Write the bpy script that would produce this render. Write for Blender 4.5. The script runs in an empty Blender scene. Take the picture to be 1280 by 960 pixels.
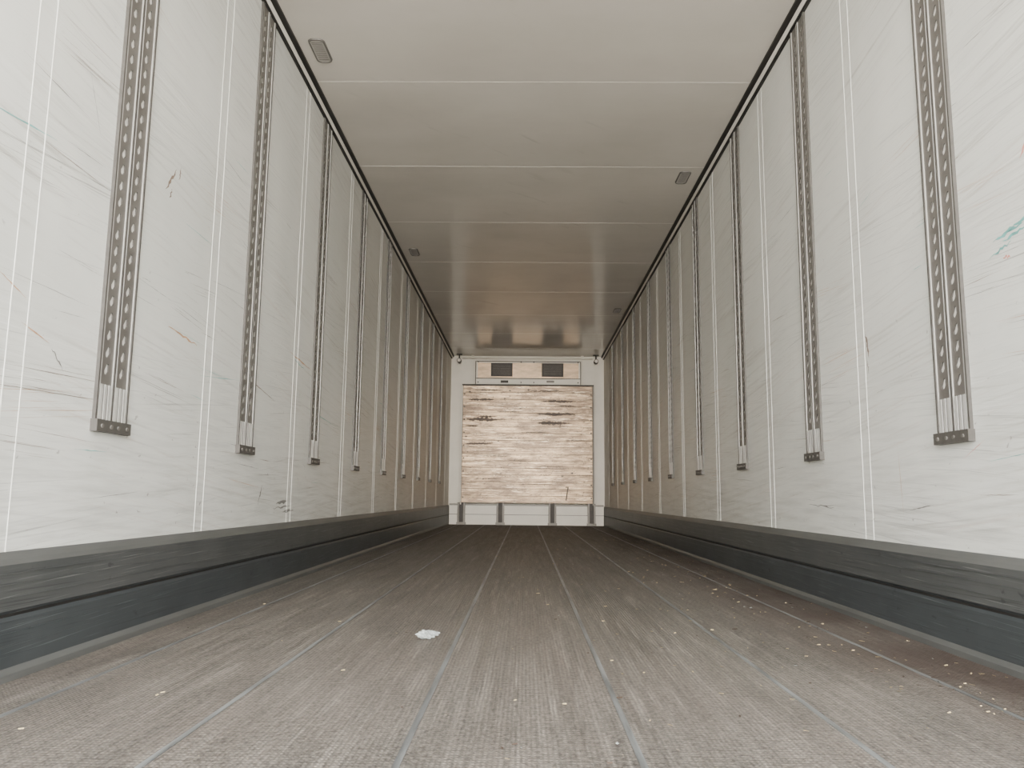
import bpy, bmesh, math, random
from mathutils import Vector, Matrix
random.seed(7)
S=bpy.context.scene
HW=1.23; H=2.68; YF=12.75; YR=-0.60

# ---------------- materials ----------------
def newmat(name):
    m=bpy.data.materials.new(name); m.use_nodes=True
    nt=m.node_tree; b=nt.nodes['Principled BSDF']
    return m,nt,b
class N:
    def __init__(s,nt): s.nt=nt
    def n(s,t,**k):
        x=s.nt.nodes.new(t)
        for a,v in k.items(): setattr(x,a,v)
        return x
    def l(s,a,b): s.nt.links.new(a,b)
    def coord(s,scale,rot=(0,0,0)):
        tc=s.n('ShaderNodeTexCoord'); mr=s.n('ShaderNodeMapping'); mp=s.n('ShaderNodeMapping')
        mr.inputs['Rotation'].default_value=rot
        mp.inputs['Scale'].default_value=scale
        s.l(tc.outputs['Object'],mr.inputs['Vector']); s.l(mr.outputs['Vector'],mp.inputs['Vector']); return mp.outputs['Vector']
    def noise(s,vec,scale=1,detail=4,rough=.6,dist=0):
        x=s.n('ShaderNodeTexNoise'); x.inputs['Scale'].default_value=scale
        x.inputs['Detail'].default_value=detail; x.inputs['Roughness'].default_value=rough
        x.inputs['Distortion'].default_value=dist
        s.l(vec,x.inputs['Vector']); return x.outputs['Fac']
    def ramp(s,fac,stops):
        r=s.n('ShaderNodeValToRGB'); e=r.color_ramp.elements
        e[0].position=stops[0][0]; e[0].color=stops[0][1]
        e[1].position=stops[-1][0]; e[1].color=stops[-1][1]
        for p,c in stops[1:-1]:
            q=e.new(p); q.color=c
        s.l(fac,r.inputs['Fac']); return r.outputs['Color']
    def mask(s,fac,a,b,lo=0,hi=1):
        return s.ramp(fac,[(a,(lo,lo,lo,1)),(b,(hi,hi,hi,1))])
    def mix(s,fac,a,b,mode='MIX'):
        m=s.n('ShaderNodeMix',data_type='RGBA',blend_type=mode)
        if isinstance(fac,(int,float)): m.inputs[0].default_value=fac
        else: s.l(fac,m.inputs[0])
        for i,v in ((6,a),(7,b)):
            if isinstance(v,tuple): m.inputs[i].default_value=v
            else: s.l(v,m.inputs[i])
        return m.outputs[2]
    def math(s,op,a,b=0.0):
        m=s.n('ShaderNodeMath',operation=op)
        for i,v in ((0,a),(1,b)):
            if isinstance(v,(int,float)): m.inputs[i].default_value=v
            else: s.l(v,m.inputs[i])
        return m.outputs[0]
    def bump(s,h,b,strength=.3,dist=.002):
        x=s.n('ShaderNodeBump'); x.inputs['Strength'].default_value=strength
        x.inputs['Distance'].default_value=dist
        s.l(h,x.inputs['Height']); s.l(x.outputs['Normal'],b.inputs['Normal'])
def C(r,g,b): # srgb 0-255
    f=lambda v:((v/255+.055)/1.055)**2.4 if v>10 else v/255/12.92
    return (f(r),f(g),f(b),1)
def simple(name,col,rough=.5,metal=0,var=.12,scale=(8,8,8)):
    m,nt,b=newmat(name); g=N(nt)
    f=g.noise(g.coord(scale),1,5)
    d=tuple(c*(1-var*2) for c in col[:3])+(1,); u=tuple(min(1,c*(1+var)) for c in col[:3])+(1,)
    g.l(g.ramp(f,[(.3,d),(.7,u)]),b.inputs['Base Color'])
    b.inputs['Roughness'].default_value=rough; b.inputs['Metallic'].default_value=metal
    return m

def wall_mat():
    m,nt,b=newmat('white_grp_panel'); g=N(nt)
    base=g.mask(g.noise(g.coord((1.2,1.2,1.2)),1,4),.3,.7)
    col=g.mix(base,C(200,201,195),C(216,216,210))
    for ang,sc,cc,lo,hi,amt in ((5,(1,.8,70),C(140,134,124),.52,.74,.65),(-3,(1,1.0,170),C(112,110,106),.56,.72,.6),(8,(1,.7,110),C(176,148,134),.56,.76,.5),(1,(1,1.0,120),C(234,234,230),.54,.74,.6),(-6,(1,1.6,260),C(96,94,90),.60,.70,.6)):
        s1=g.noise(g.coord(sc,(math.radians(ang),0,0)),1,5,.6,0)
        area=g.mask(g.noise(g.coord((.9,1.1+ang*.02,2.2)),1.2+abs(ang)*.03,4),.43,.62)
        k=g.math('MULTIPLY',g.mask(s1,lo,hi,0,amt),area)
        col=g.mix(k,col,cc)
    tc=g.n('ShaderNodeTexCoord'); sp=g.n('ShaderNodeSeparateXYZ'); g.l(tc.outputs['Object'],sp.inputs[0])
    zn=g.math('DIVIDE',sp.outputs['Z'],3.0)
    low=g.mask(zn,.09,.34,.5,0)
    d=g.noise(g.coord((1,1.6,26)),1.5,5,.65)
    col=g.mix(g.math('MULTIPLY',low,g.mask(d,.45,.75,0,1)),col,C(130,129,123))
    spk=g.mask(g.noise(g.coord((1,26,34)),1,3,.6,.4),.69,.73,0,.65)
    col=g.mix(g.math('MULTIPLY',spk,g.mask(zn,.1,.5,1,.2)),col,C(100,94,86))
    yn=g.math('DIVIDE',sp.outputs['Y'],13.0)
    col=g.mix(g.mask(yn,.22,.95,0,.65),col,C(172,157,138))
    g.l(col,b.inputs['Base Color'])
    b.inputs['Roughness'].default_value=.40; b.inputs['Specular IOR Level'].default_value=.5
    g.bump(g.noise(g.coord((1.5,1.5,1.5)),1,3),b,.35,.02)
    return m
def ceil_mat():
    m,nt,b=newmat('ceiling_panel_white'); g=N(nt)
    f=g.mask(g.noise(g.coord((1,1.5,1)),1,4),.3,.7)
    col=g.mix(f,C(190,184,174),C(203,197,187))
    s=g.noise(g.coord((14,2,1),(0,0,.8)),1,5,.6,.5)
    a=g.mask(g.noise(g.coord((1.3,1.3,1)),1,2),.56,.68)
    col=g.mix(g.math('MULTIPLY',g.mask(s,.6,.72,0,.4),a),col,C(140,135,125))
    g.l(col,b.inputs['Base Color'])
    b.inputs['Roughness'].default_value=.16
    g.bump(g.noise(g.coord((2.5,2.5,1)),1,3),b,.10,.01)
    return m
def floor_mat():
    m,nt,b=newmat('antislip_floor'); g=N(nt)
    tc=g.n('ShaderNodeTexCoord'); sx=g.n('ShaderNodeSeparateXYZ'); g.l(tc.outputs['Object'],sx.inputs[0])
    f=g.mask(g.noise(g.coord((14,.9,1)),1,8,.72,.2),.34,.66)
    col=g.mix(f,C(58,54,51),C(112,106,99))
    d=g.mask(g.noise(g.coord((1.6,.5,1)),1.1,4,.6,.3),.42,.68,0,.5)
    col=g.mix(d,col,C(112,94,84))
    d2=g.mask(g.noise(g.coord((60,1.0,1)),1,6,.65,.1),.47,.64,0,.85)
    col=g.mix(d2,col,C(40,37,35))
    d3=g.mask(g.noise(g.coord((30,1.4,1)),1.3,8,.74,.1),.51,.67,0,.7)
    col=g.mix(d3,col,C(168,160,150))
    d4=g.mask(g.noise(g.coord((6,2.2,1),(0,0,.3)),1.2,8,.75,.5),.51,.62,0,.65)
    col=g.mix(d4,col,C(50,45,42))
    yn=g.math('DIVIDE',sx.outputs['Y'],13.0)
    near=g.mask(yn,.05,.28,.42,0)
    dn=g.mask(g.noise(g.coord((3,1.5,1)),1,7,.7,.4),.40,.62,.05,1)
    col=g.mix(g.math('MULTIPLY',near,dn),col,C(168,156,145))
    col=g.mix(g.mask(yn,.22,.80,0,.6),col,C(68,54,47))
    vx=g.n('ShaderNodeTexWave',wave_type='BANDS',bands_direction='X'); vx.inputs['Scale'].default_value=34; vx.inputs['Distortion'].default_value=.3
    vy=g.n('ShaderNodeTexWave',wave_type='BANDS',bands_direction='Y'); vy.inputs['Scale'].default_value=26; vy.inputs['Distortion'].default_value=.3
    c=g.coord((1,1,1)); g.l(c,vx.inputs['Vector']); g.l(c,vy.inputs['Vector'])
    w=g.math('MULTIPLY',vx.outputs['Fac'],vy.outputs['Fac'])
    col=g.mix(g.mask(w,.08,.7,.65,0),col,C(36,33,31))
    gr=g.mask(g.noise(g.coord((90,70,60)),1,4,.75),.38,.66,0,1)
    col=g.mix(.26,col,g.mix(gr,C(34,30,28),C(176,168,156)))
    sp=g.mask(g.noise(g.coord((60,60,60)),1,3,.7),.70,.73,0,.6)
    col=g.mix(sp,col,C(190,176,150))
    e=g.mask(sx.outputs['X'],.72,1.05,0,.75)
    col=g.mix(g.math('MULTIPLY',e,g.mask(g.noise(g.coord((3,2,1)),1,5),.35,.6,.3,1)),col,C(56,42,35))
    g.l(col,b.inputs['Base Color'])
    g.l(g.mask(f,0,1,.5,.68),b.inputs['Roughness'])
    g.bump(w,b,.7,.003)
    return m
def kick_mat(name,c1,c2,c3,c4):
    m,nt,b=newmat(name); g=N(nt)
    f=g.mask(g.noise(g.coord((2,3,3)),1,5,.6,0),.3,.7)
    col=g.mix(f,c1,c2)
    f2=g.mask(g.noise(g.coord((2,2.2,320),(math.radians(1.0),0,0)),1,4,.5),.60,.68,0,.7)
    col=g.mix(f2,col,c3)
    f3=g.mask(g.noise(g.coord((2,3.0,420),(math.radians(-1.4),0,0)),1,3,.5),.63,.70,0,.8)
    col=g.mix(f3,col,c4)
    f4=g.mask(g.noise(g.coord((2,14,30)),1,4,.6),.66,.72,0,.7)
    col=g.mix(f4,col,c3)
    g.l(col,b.inputs['Base Color'])
    b.inputs['Metallic'].default_value=.25; b.inputs['Roughness'].default_value=.42
    return m
def board_mat():
    m,nt,b=newmat('scuffed_bulkhead_boards'); g=N(nt)
    f=g.mask(g.noise(g.coord((1.2,1,26)),1.4,7,.68,.4),.36,.62)
    col=g.mix(f,C(100,82,64),C(168,146,118))
    big=g.mask(g.noise(g.coord((1.1,1,2.6)),1.2,4,.65,.2),.43,.58)
    col=g.mix(big,g.mix(.65,col,C(84,68,54)),col)
    d=g.mask(g.noise(g.coord((2.4,1,11)),1.2,8,.78,.2),.48,.59,0,.8)
    col=g.mix(d,col,C(74,58,44))
    w=g.mask(g.noise(g.coord((4,1,44)),1,8,.78,.3),.54,.66,0,.7)
    col=g.mix(w,col,C(222,204,178))
    sp=g.mask(g.noise(g.coord((30,1,44)),1,4,.6,.3),.63,.67,0,.9)
    col=g.mix(sp,col,C(34,26,22))
    g.l(col,b.inputs['Base Color'])
    b.inputs['Metallic'].default_value=.45; b.inputs['Roughness'].default_value=.34
    return m

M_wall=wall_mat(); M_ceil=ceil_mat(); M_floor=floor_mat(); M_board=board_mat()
M_bead=simple('panel_joint_bead',C(228,227,221),.45,0,.03)
M_cbead=simple('ceiling_joint_bead',C(212,207,198),.4,0,.03)
M_kick=kick_mat('kick_plate_upper',C(70,72,72),C(86,87,86),C(44,46,46),C(128,129,127))
M_kick2=kick_mat('kick_plate_lower',C(54,58,60),C(70,74,76),C(34,37,38),C(106,111,112))
M_lip=simple('kick_plate_lip',C(94,95,93),.45,.3,.1,(1,3,20))
M_rail=simple('rail_galvanised',C(108,104,99),.45,.25,.1,(5,5,5))
M_railw=simple('rail_backing',C(206,203,196),.5,0,.03)
M_railc=simple('rail_end_cap',C(82,79,75),.55,.2,.1,(40,40,40))
M_raile=simple('rail_slot_edge',C(78,75,71),.6,0,.1,(40,40,40))
M_railr=simple('rail_ridge',C(184,182,177),.35,.2,.06)
M_rubber=simple('black_rubber_gasket',C(30,28,26),.6,0,.1)
M_joint=simple('floor_joint_strip',C(118,120,120),.45,.3,.35,(40,3,5))
M_white=simple('white_front_panel',C(222,217,206),.4,0,.05,(2,2,2))
M_tan=simple('unit_backplate',C(205,178,148),.4,.2,.2,(4,1,14))
M_dark=simple('dark_steel',C(46,42,39),.5,.4,.2)
M_glass=simple('lamp_lens',C(160,156,149),.3,0,.06,(60,60,60))
M_lampf=simple('lamp_frame',C(96,92,88),.5,.1,.08)
M_paper=simple('paper_white',C(160,165,163),.7,0,.3,(60,60,60))
M_straw=simple('straw_beige',C(196,178,138),.8,0,.2,(60,60,60))
M_chip=simple('dry_leaf_brown',C(64,50,40),.8,0,.2,(60,60,60))
M_rust=simple('scuff_brown',C(128,110,96),.7,0,.2,(30,30,30))
M_plk=simple('scuff_dark_brown',C(66,53,43),.5,.2,.35,(14,14,60))
M_grey=simple('scuff_grey',C(126,124,119),.7,0,.2,(30,30,30))
M_teal=simple('scuff_teal',C(116,176,170),.7,0,.2,(30,30,30))
M_red=simple('scuff_red',C(214,142,128),.7,0,.15,(30,30,30))
M_orange=simple('scuff_orange',C(188,144,108),.7,0,.15,(30,30,30))

# ---------------- mesh builder ----------------
class MB:
    def __init__(s,mats): s.v=[];s.f=[];s.mi=[];s.mats=mats
    def quad(s,pts,m=0):
        i=len(s.v); s.v+= [tuple(p) for p in pts]; s.f.append(list(range(i,i+len(pts)))); s.mi.append(m)
    def box(s,x0,x1,y0,y1,z0,z1,m=0):
        i=len(s.v)
        s.v+=[(x0,y0,z0),(x1,y0,z0),(x1,y1,z0),(x0,y1,z0),(x0,y0,z1),(x1,y0,z1),(x1,y1,z1),(x0,y1,z1)]
        for f in ((0,3,2,1),(4,5,6,7),(0,1,5,4),(1,2,6,5),(2,3,7,6),(3,0,4,7)):
            s.f.append([i+k for k in f]); s.mi.append(m)
    def prism(s,prof,y0,y1,mf):
        n=len(prof); i=len(s.v)
        s.v+=[(p[0],y0,p[1]) for p in prof]+[(p[0],y1,p[1]) for p in prof]
        for k in range(n):
            s.f.append([i+k,i+(k+1)%n,i+n+(k+1)%n,i+n+k]); s.mi.append(mf[k])
        s.f.append([i+k for k in range(n)][::-1]); s.mi.append(0)
        s.f.append([i+n+k for k in range(n)]); s.mi.append(0)
    def cyl(s,c,axis,r,h,m=0,n=12):
        i=len(s.v); c=Vector(c)
        ax={'x':(Vector((1,0,0)),Vector((0,1,0)),Vector((0,0,1))),'y':(Vector((0,1,0)),Vector((0,0,1)),Vector((1,0,0))),'z':(Vector((0,0,1)),Vector((1,0,0)),Vector((0,1,0)))}[axis]
        for t in (-h/2,h/2):
            for k in range(n):
                a=2*math.pi*k/n; s.v.append(tuple(c+ax[0]*t+ax[1]*r*math.cos(a)+ax[2]*r*math.sin(a)))
        for k in range(n):
            s.f.append([i+k,i+(k+1)%n,i+n+(k+1)%n,i+n+k]); s.mi.append(m)
        s.f.append([i+k for k in range(n)][::-1]); s.mi.append(m)
        s.f.append([i+n+k for k in range(n)]); s.mi.append(m)
    def mesh(s,name,fix=True):
        me=bpy.data.meshes.new(name); me.from_pydata(s.v,[],s.f)
        for m in s.mats: me.materials.append(m)
        for p,k in zip(me.polygons,s.mi): p.material_index=k
        if fix:
            bm=bmesh.new(); bm.from_mesh(me); bmesh.ops.recalc_face_normals(bm,faces=bm.faces); bm.to_mesh(me); bm.free()
        me.update(); return me
    def obj(s,name,fix=True,bevel=0,parent=None):
        o=bpy.data.objects.new(name,s.mesh(name,fix)); S.collection.objects.link(o)
        if bevel:
            b=o.modifiers.new('bevel','BEVEL'); b.width=bevel; b.segments=2; b.limit_method='ANGLE'
        if parent: o.parent=parent
        return o
def empty(name,loc=(0,0,0)):
    e=bpy.data.objects.new(name,None); S.collection.objects.link(e); e.location=loc; return e

SEAMS=[4.11+1.135*k for k in range(-4,8)]
SEAMS=[y for y in SEAMS if YR<y<YF-.3]
def stroke(mb,side,y0,z0,y1,z1,w,m,n=10):
    x=side*(HW-.0008)
    d=Vector((y1-y0,z1-z0)); nrm=Vector((-d.y,d.x)).normalized()
    jit=.004 if w>.0045 else .0006
    up=[];dn=[]
    for i in range(n+1):
        t=i/n; ww=w*math.sin(math.pi*min(max(t,.04),.96))*random.uniform(.4,1.2)
        c=Vector((y0,z0))+d*t+nrm*random.uniform(-jit,jit)
        up.append((x,*(c+nrm*ww/2))); dn.append((x,*(c-nrm*ww/2)))
    for i in range(n): mb.quad([up[i],up[i+1],dn[i+1],dn[i]],m)
STK=[(-1,2.53,1.43,2.60,1.53,.013,2),(-1,2.56,1.41,2.575,1.45,.009,2),(-1,2.62,1.50,2.63,1.55,.009,2),
 (-1,1.98,.79,2.04,.74,.006,3),(-1,2.62,.985,2.86,.965,.010,6),(-1,1.66,1.29,1.92,1.32,.0044,4),
 (-1,2.04,1.58,2.12,1.42,.002,3),(-1,3.9,.385,4.08,.395,.022,3),(-1,3.63,.38,3.68,.47,.014,3),(-1,4.0,.34,4.2,.35,.016,3),(-1,3.85,.36,4.15,.372,.01,3),
 (-1,2.9,.86,3.3,.90,.003,4),(-1,3.2,1.5,3.55,1.44,.002,3),(-1,4.0,1.15,4.4,1.12,.008,6),(-1,4.05,1.13,4.3,1.10,.005,4),
 (-1,1.85,.83,1.97,.80,.004,6),(-1,3.4,.93,3.8,.87,.0044,2),(-1,3.1,1.22,3.6,1.19,.0025,3),(-1,4.4,.9,5.0,.86,.004,4),
 (-1,1.75,.93,1.86,.89,.004,6),
 (1,1.97,1.135,2.10,1.12,.014,4),(1,1.90,1.150,2.03,1.132,.016,4),(1,2.02,1.098,2.12,1.085,.008,4),(1,1.95,1.122,2.06,1.11,.010,4),(1,2.03,1.06,2.06,1.07,.009,5),
 (1,2.905,.95,2.925,1.04,.016,2),(1,2.915,.89,2.92,.94,.006,2),(1,2.70,.36,2.72,.62,.002,6),(1,1.9,1.36,1.96,1.30,.012,5),
 (1,3.2,1.2,3.9,1.14,.002,3),(1,3.1,.92,3.7,.90,.002,3),(1,2.8,1.55,2.95,1.52,.002,4),(1,2.5,.42,2.66,.40,.004,3),(1,3.3,.40,3.6,.41,.007,3),(1,2.2,.6,2.32,.55,.002,5)]
for i in range(150):
    s_=random.choice((-1,1)); y=random.uniform(1.6,9); z=.4+1.5*random.random()**1.5
    l=random.uniform(.03,.4); sl=random.uniform(-.10,.08)
    STK.append((s_,y,z,y+l,z+l*sl,random.uniform(.0010,.0028),random.choice((2,3,3,3,4,6))))
# bundles of parallel rub lines
for i in range(44):
    s_=random.choice((-1,1)); y=1.6+6.5*random.random()**1.3; z=random.uniform(.55,1.75); sl=random.uniform(-.12,.12); m_=random.choice((2,3,3,6))
    for j in range(random.randint(4,9)):
        a=y+random.uniform(0,.25); l=random.uniform(.08,.5); zz=z+random.uniform(-.05,.05)
        STK.append((s_,a,zz,a+l,zz+l*sl,random.uniform(.0006,.0015),m_))
# ---------------- shell ----------------
for side,sx in (('left',-1),('right',1)):
    w=MB([M_wall,M_bead,M_rust,M_grey,M_teal,M_red,M_orange])
    a,b=sorted((sx*HW,sx*(HW+.07)))
    w.box(a,b,YR,YF,0,H,0)
    for y in SEAMS:
        for d in (-.034,.034):
            a,b=sorted((sx*(HW+.001),sx*(HW-.0012)))
            w.box(a,b,y+d-.0018,y+d+.0018,.28,H-.03,1)
    for t in STK:
        if t[0]==sx: stroke(w,*t)
    w.obj('wall_'+side)
    k=MB([M_kick,M_lip,M_kick2,M_rubber])
    P=[(0,0),(.034,0),(.034,.016),(.028,.03),(.026,.135),(.018,.143),(.018,.150),(.026,.158),(.026,.262),(.018,.274),(.004,.290),(0,.290)]
    P=[(sx*(HW-x),z) for x,z in P]
    k.prism(P,YR,YF,[0,1,1,2,2,3,2,0,1,1,1,0])
    for z in (.075,.105,.185,.215,.240):
        a,b=sorted((sx*(HW-.024),sx*(HW-.0275)))
        k.box(a,b,YR,YF,z,z+.003,2 if z<.15 else 0)
    k.obj('baseboard_'+side)
    t=MB([M_rubber,M_cbead])
    P=[(0,H-.05),(.012,H-.05),(.045,H-.014),(.045,H),(0,H)]
    P=[(sx*(HW-x),z) for x,z in P]
    t.prism(P,YR,YF,[0,0,0,0,0])
    P=[(.018,H-.0435),(.020,H-.047),(.031,H-.034),(.030,H-.029)]
    P=[(sx*(HW-x),z) for x,z in P]
    t.prism(P,YR,YF,[1,1,1,1])
    t.obj('trim_ceiling_'+side)
c=MB([M_ceil,M_cbead])
c.box(-HW-.07,HW+.07,YR,YF+.08,H,H+.08,0)
for y in SEAMS: c.box(-HW+.04,HW-.04,y-.0018,y+.0018,H-.0009,H+.001,1)
c.obj('ceiling')
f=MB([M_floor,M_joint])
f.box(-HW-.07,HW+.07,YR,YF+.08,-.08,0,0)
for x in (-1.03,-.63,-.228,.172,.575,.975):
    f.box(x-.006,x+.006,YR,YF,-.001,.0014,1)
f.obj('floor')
fw=MB([M_white])
fw.box(-HW-.07,HW+.07,YF,YF+.08,0,H,0)
fw.obj('wall_front')

# ---------------- cargo rails ----------------
RZ=.598
def rail_mesh():
    L=H-.05-RZ
    r=MB([M_rail,M_railw,M_railc,M_railr,M_raile])
    T=.006
    r.box(0,.002,-.088,.088,.03,L,1)
    z0=.155; pitch=.05; n=int((L-z0)/pitch); colw=.076
    for cy in (-.043,.043):
        r.box(.002,T,cy-colw/2,cy+colw/2,.03,z0,0)
        for d in (-.022,0,.022):
            r.box(T,T+.003,cy+d-.006,cy+d+.006,.032,z0-.02,3)
        for k in range(n):
            za=z0+k*pitch; zb=za+pitch if k<n-1 else L
            zc=za+pitch/2; K=12
            hole=[];outer=[]
            for q in range(K):
                a=2*math.pi*(q+.5)/K
                ca,sa=math.cos(a),math.sin(a)
                hy=.012*ca*(1.0 if sa<0 else .7)+.005*sa; hz=.017*sa
                hole.append((cy+hy,zc+hz))
                m=max(abs(ca),abs(sa)); oy=ca/m*colw/2; oz=sa/m
                outer.append((cy+oy, zc+ (oz*(pitch/2) if oz<0 or k<n-1 else oz*(zb-zc))))
            for q in range(K):
                p=(q+1)%K
                r.quad([(T,outer[q][0],outer[q][1]),(T,outer[p][0],outer[p][1]),(T,hole[p][0],hole[p][1]),(T,hole[q][0],hole[q][1])],0)
                r.quad([(T,hole[q][0],hole[q][1]),(T,hole[p][0],hole[p][1]),(.002,hole[p][0],hole[p][1]),(.002,hole[q][0],hole[q][1])],4)
            for sy in (-1,1):
                for sz in (-1,1):
                    zz=zc+sz*pitch/2 if not(sz>0 and k==n-1) else zb
                    pts=[o for o in outer if (o[0]-cy)*sy>0 and (o[1]-zc)*sz>0]
                    A=max(pts,key=lambda o:abs(o[0]-cy)); B=max(pts,key=lambda o:abs(o[1]-zc))
                    if A!=B: r.quad([(T,A[0],A[1]),(T,cy+sy*colw/2,zz),(T,B[0],B[1])],0)
        for e in (cy-colw/2,cy+colw/2):
            r.box(.0,T,e-.0012,e+.0012,.03,L,0)
    for y,w,h,m in ((-.086,.004,.010,4),(.086,.004,.010,4),(0,.004,.009,4),(-.0775,.0025,.009,3),(.0775,.0025,.009,3),(-.0085,.002,.009,3),(.0085,.002,.009,3)):
        r.box(0,h,y-w,y+w,.03,L,m)
    r.box(0,.020,-.096,.096,0,.034,2)
    for y in (-.07,-.02,.02,.07): r.cyl((.0215,y,.016),'x',.006,.004,0,10)
    return r.mesh('cargo_rail',fix=False)
RM=rail_mesh()
for sx,y0,dy in ((-1,2.285,1.12),(1,2.345,1.135)):
    for k in range(-2,9):
        o=bpy.data.objects.new('cargo_rail',RM); S.collection.objects.link(o)
        o.location=(sx*HW,y0+dy*k,RZ)
        o.rotation_euler=(0,0,math.pi if sx>0 else 0)

# ---------------- ceiling lamps ----------------
def lamp_mesh():
    m=MB([M_lampf,M_glass])
    def ring(w,l,z,seg=8):
        pts=[];r=w*.7
        for cx,cy,a0 in ((w-r,l-r,0),(-w+r,l-r,90),(-w+r,-l+r,180),(w-r,-l+r,270)):
            for q in range(seg):
                a=math.radians(a0+90*q/(seg-1)); pts.append((cx+r*math.cos(a),cy+r*math.sin(a),z))
        return pts
    R=[ring(.042,.11,0),ring(.040,.108,-.007),ring(.035,.103,-.008),ring(.033,.101,-.005)]
    n=len(R[0])
    for a,b in zip(R,R[1:]):
        for q in range(n):
            p=(q+1)%n; m.quad([a[q],a[p],b[p],b[q]],0)
    m.quad(R[-1],1)
    for q in range(-6,7): m.box(-.026,.026,q*.013-.0012,q*.013+.0012,-.0062,-.005,0)
    return m.mesh('ceiling_lamp')
LM=lamp_mesh()
for x,y in ((-1.09,3.80),(1.075,5.42),(-1.075,7.2),(1.075,9.5)):
    o=bpy.data.objects.new('ceiling_lamp',LM); S.collection.objects.link(o); o.location=(x,y,H)

# ---------------- bulkhead ----------------
bh=empty('bulkhead_panel',(0,12.5,0))
yb=12.42; YW=YF-.002
def rel(mb,name,bevel=0):
    o=mb.obj(name,bevel=bevel); o.parent=bh; o.matrix_parent_inverse=Matrix.Translation((0,-12.5,0)); return o
b=MB([M_board,M_dark])
nb=17; z0=.335; z1=2.15; ph=(z1-z0)/nb
for i in range(nb):
    b.box(-1.005,1.02,yb+random.uniform(0,.002),yb+.03,z0+i*ph+.002,z0+(i+1)*ph-.002,0)
rel(b,'planks',.001)
b=MB([M_dark,M_rail,M_white])
b.box(-1.0,1.015,yb+.012,yb+.028,z0,z1,0)
b.box(-1.022,-1.005,yb-.008,YW,z0-.03,z1,2)
b.box(1.02,1.04,yb-.008,YW,z0-.03,z1,1)
b.box(-1.022,1.04,yb-.008,yb+.03,z1,z1+.022,0)
b.box(-1.009,-1.001,yb-.010,yb-.002,z0,z1,0); b.box(1.014,1.024,yb-.012,yb-.002,z0,z1,0)
for z in [z0+.08+.2*i for i in range(9)]:
    b.cyl((-.98,yb-.004,z),'y',.013,.012,0,8); b.cyl((.995,yb-.004,z),'y',.013,.012,0,8)
rel(b,'frame')
b=MB([M_dark,M_rail,M_white])
b.box(-1.19,1.19,12.47,YW,0,.315,2)
b.box(-1.19,1.19,12.462,12.47,.29,.315,1); b.box(-1.19,1.19,12.462,12.47,.15,.158,1)
for x in (-1.0,-.40,.40,1.0):
    b.box(x-.06,x-.032,12.40,12.47,0.0,z0,1); b.box(x+.032,x+.06,12.40,12.47,0,z0,1)
    b.box(x-.032,x+.032,12.45,12.47,.0,z0,0)
    b.box(x-.07,x+.07,12.38,12.47,0,.035,1)
rel(b,'feet')
b=MB([M_plk,M_dark])
def blob(mb,cx,y,cz,w,h,m,n=26):
    up=[];dn=[]
    for q in range(n+1):
        t=q/n; e=math.sin(math.pi*min(max(t,.03),.97))**.5
        u=cx-w+2*w*t
        up.append((u,y,cz+h*e*random.uniform(.2,1.2))); dn.append((u,y,cz-h*e*random.uniform(.2,1.2)))
    for q in range(n): mb.quad([up[q],up[q+1],dn[q+1],dn[q]],m)
for x,z,w,h in ((-.72,1.93,.20,.022),(-.70,1.62,.24,.034),(-.62,1.665,.14,.018),(.50,1.91,.27,.024),(.45,1.71,.30,.03),(.42,1.57,.27,.034),(-.75,1.24,.2,.02),(.62,1.84,.14,.014),(-.15,.98,.14,.01),(-.85,1.52,.1,.014),(-.3,1.74,.18,.012),(.1,1.42,.22,.01),(-.6,2.08,.22,.014),(.3,2.07,.34,.014),(.75,1.3,.15,.012),(-.5,1.05,.25,.01),(.4,.9,.2,.01),(-.2,1.33,.3,.009),(.1,.62,.4,.008),(-.6,.7,.2,.01)):
    blob(b,x,yb-.0012,z,w,h,0)
for x,z in ((-.27,2.07),(.02,2.09),(-.95,1.35),(-.1,1.8),(.7,.8),(.55,.75),(-.9,2.05)): blob(b,x,yb-.0015,z,.02,.015,1,6)
b.quad([(.60,yb-.0015,.38),(.618,yb-.0015,.38),(.65,yb-.0015,.59),(.60,yb-.0015,.59),(.60,yb-.0015,.575),(.63,yb-.0015,.575)],1)
rel(b,'scuffs')

# refrigeration evaporator housing
ev=empty('refrigeration_unit',(0,12.6,2.3))
b=MB([M_white,M_tan,M_dark,M_rail])
X0,X1,Z0,Z1,Y0=-.815,.835,2.178,2.545,12.44
b.box(X0,X0+.03,Y0,YW,Z0,Z1,0); b.box(X1-.03,X1,Y0,YW,Z0,Z1,0)
b.box(X0+.03,X1-.03,Y0,YW,Z1-.025,Z1,0)
b.box(X0+.03,X1-.03,Y0,YW,Z0,Z0+.10,0)
b.box(X0+.03,X1-.03,Y0+.02,Y0+.04,Z0+.10,Z1-.025,1)
b.box(X0+.01,X1-.01,Y0-.006,Y0,Z0+.085,Z0+.097,2)
b.box(X0+.01,X1-.01,Y0-.004,Y0,Z1-.012,Z1,2)
b.box(X0-.006,X0+.006,Y0-.004,Y0,Z0,Z1,2); b.box(X1-.006,X1+.006,Y0-.004,Y0,Z0,Z1,2)
for xa,xb in ((-.575,-.235),(.225,.565)):
    b.box(xa,xb,Y0-.005,Y0+.02,Z0+.125,Z1-.03,2)
    for i in range(7):
        z=Z0+.155+i*.024; b.box(xa+.03,xb-.03,Y0-.008,Y0-.005,z,z+.0015,3)
b.box(-.42,-.30,Y0-.012,Y0-.004,Z0+.02,Z0+.06,2); b.box(.30,.42,Y0-.010,Y0,Z0+.03,Z0+.06,3)
for x in (X0+.04,X1-.04,-.1,.1):
    for z in (Z0+.03,Z1-.015): b.cyl((x,Y0-.004,z),'y',.010,.01,2,8)
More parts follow.
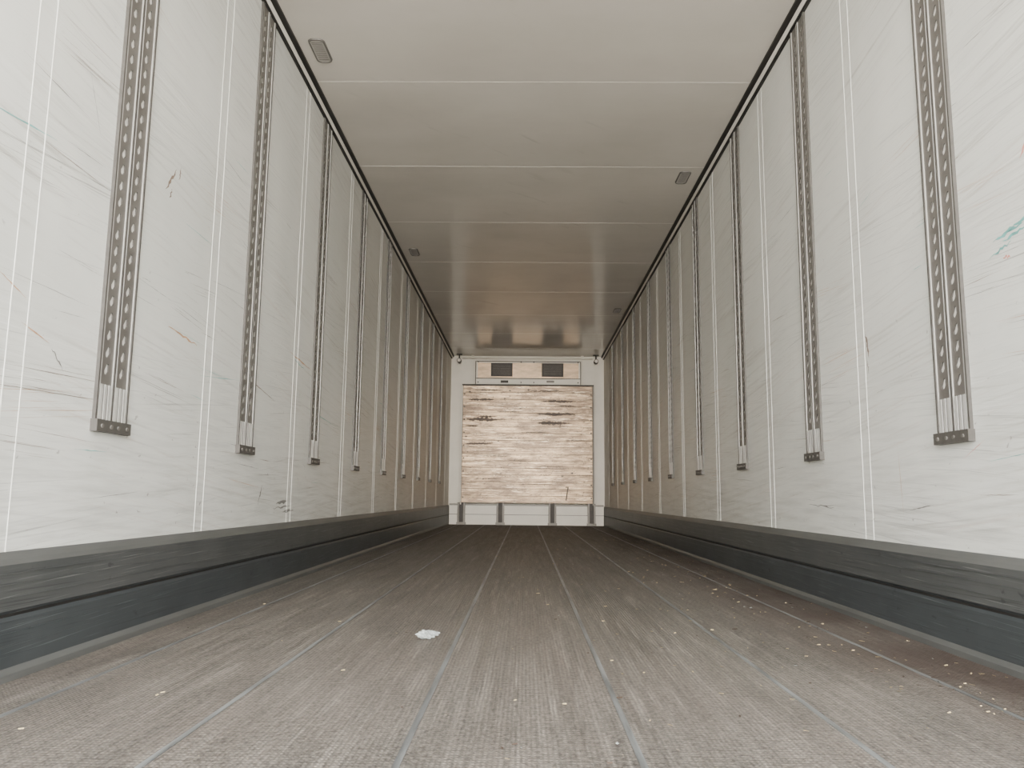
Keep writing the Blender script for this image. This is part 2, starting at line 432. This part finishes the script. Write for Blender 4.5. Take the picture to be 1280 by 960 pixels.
o=b.obj('housing'); o.parent=ev; o.matrix_parent_inverse=Matrix.Translation((0,-12.6,-2.3))
for sx in (-1,1):
    b=MB([M_dark,M_white])
    x=sx*1.09
    b.cyl((x,12.6,H-.045),'z',.012,.09,0); b.cyl((x,12.58,H-.11),'y',.036,.10,0,14)
    b.cyl((x,12.525,H-.11),'y',.026,.02,1,14); b.box(x-.045,x+.045,12.57,12.63,H-.012,H,0)
    b.cyl((x,12.66,H-.11),'y',.012,.17,0)
    b.obj('temperature_sensor')
b=MB([M_white]); b.cyl((0,12.7,H-.035),'x',.02,2.1,0,12); b.box(-.9,-.86,12.67,YW,H-.05,H,0); b.box(.86,.9,12.67,YW,H-.05,H,0)
b.obj('coolant_pipe')

# ---------------- paper + debris ----------------
def crumple(name,loc,r,mat,flat=.45,seed=3):
    random.seed(seed)
    bm=bmesh.new(); bmesh.ops.create_icosphere(bm,subdivisions=4,radius=1)
    for v in bm.verts:
        n=v.co.normalized()
        k=1+.25*math.sin(5*n.x+2*n.y)*math.cos(6*n.y+1)+.12*math.sin(13*n.x+7*n.z)+random.uniform(-.07,.07)
        t=1-.45*max(0,n.x)
        v.co=Vector((n.x*k*r*1.7,n.y*k*r*.8*t,n.z*k*r*flat*t))
    mz=min(v.co.z for v in bm.verts)
    for v in bm.verts: v.co.z-=mz
    me=bpy.data.meshes.new(name); bm.to_mesh(me); bm.free(); me.materials.append(mat)
    o=bpy.data.objects.new(name,me); S.collection.objects.link(o); o.location=loc; o.rotation_euler=(0,0,.35); return o
crumple('crumpled_paper',(-.315,2.50,.0),.0185,M_paper,.65)
random.seed(11)
de=MB([M_straw,M_chip,M_paper])
for i in range(620):
    q=random.random()
    if q<.38: x=random.uniform(.85,1.18)
    elif q<.62: x=random.uniform(.5,1.0)
    elif q<.8: x=random.uniform(-.1,.6)
    else: x=random.uniform(-1.15,1.15)
    y=1.0+8*random.random()**1.4
    a=random.uniform(0,math.pi); l=random.uniform(.002,.006)*(2.0 if random.random()<.1 else 1); w=random.uniform(.0008,.002)
    dx,dy=math.cos(a)*l,math.sin(a)*l; ex,ey=-math.sin(a)*w,math.cos(a)*w
    z=.0016; m=random.choices((0,1,2),(.66,.28,.06))[0]
    de.quad([(x-dx-ex,y-dy-ey,z),(x+dx-ex,y+dy-ey,z),(x+dx+ex,y+dy+ey,z+.002),(x-dx+ex,y-dy+ey,z+.0015)],m)
de.obj('straw_debris',fix=False)

# ---------------- light ----------------
w=bpy.data.worlds.new('sky'); S.world=w; w.use_nodes=True
nt=w.node_tree; bg=nt.nodes['Background']; g=N(nt)
tc=g.n('ShaderNodeTexCoord'); sp=g.n('ShaderNodeSeparateXYZ'); g.l(tc.outputs['Generated'],sp.inputs[0])
mr=g.math('ADD',g.math('MULTIPLY',sp.outputs['Z'],.5),.5)
g.l(g.ramp(mr,[(0,(.70,.66,.60,1)),(.485,(.88,.85,.80,1)),(.515,(1,.99,.97,1)),(1,(.86,.93,1,1))]),bg.inputs['Color'])
bg.inputs['Strength'].default_value=21
sl=bpy.data.lights.new('fill_sun','SUN'); sl.energy=4.4; sl.angle=math.radians(25); sl.color=(1,.89,.73)  # low, wide fill added from the rear opening to brighten the far bulkhead
so=bpy.data.objects.new('fill_sun',sl); S.collection.objects.link(so)
so.rotation_euler=Vector((0.0,1,-.06)).to_track_quat('-Z','Y').to_euler()
so.location=(0,-6,4)

# ---------------- camera ----------------
fpx=1000.0
cam=bpy.data.cameras.new('camera'); co=bpy.data.objects.new('camera',cam); S.collection.objects.link(co)
cam.sensor_width=36; cam.sensor_fit='HORIZONTAL'; cam.lens=fpx/1280*36; cam.clip_start=.02
Yc=Vector((16,-141,-1000)).normalized()
r=math.radians(.5)
up=Vector((math.sin(r),math.cos(r),0)); Zc=(up-Yc*up.dot(Yc)).normalized()
Xc=Yc.cross(Zc)
R=Matrix((Xc,Yc,Zc))
co.matrix_world=Matrix.Translation((-.025,0,.43))@R.to_4x4()
S.camera=co
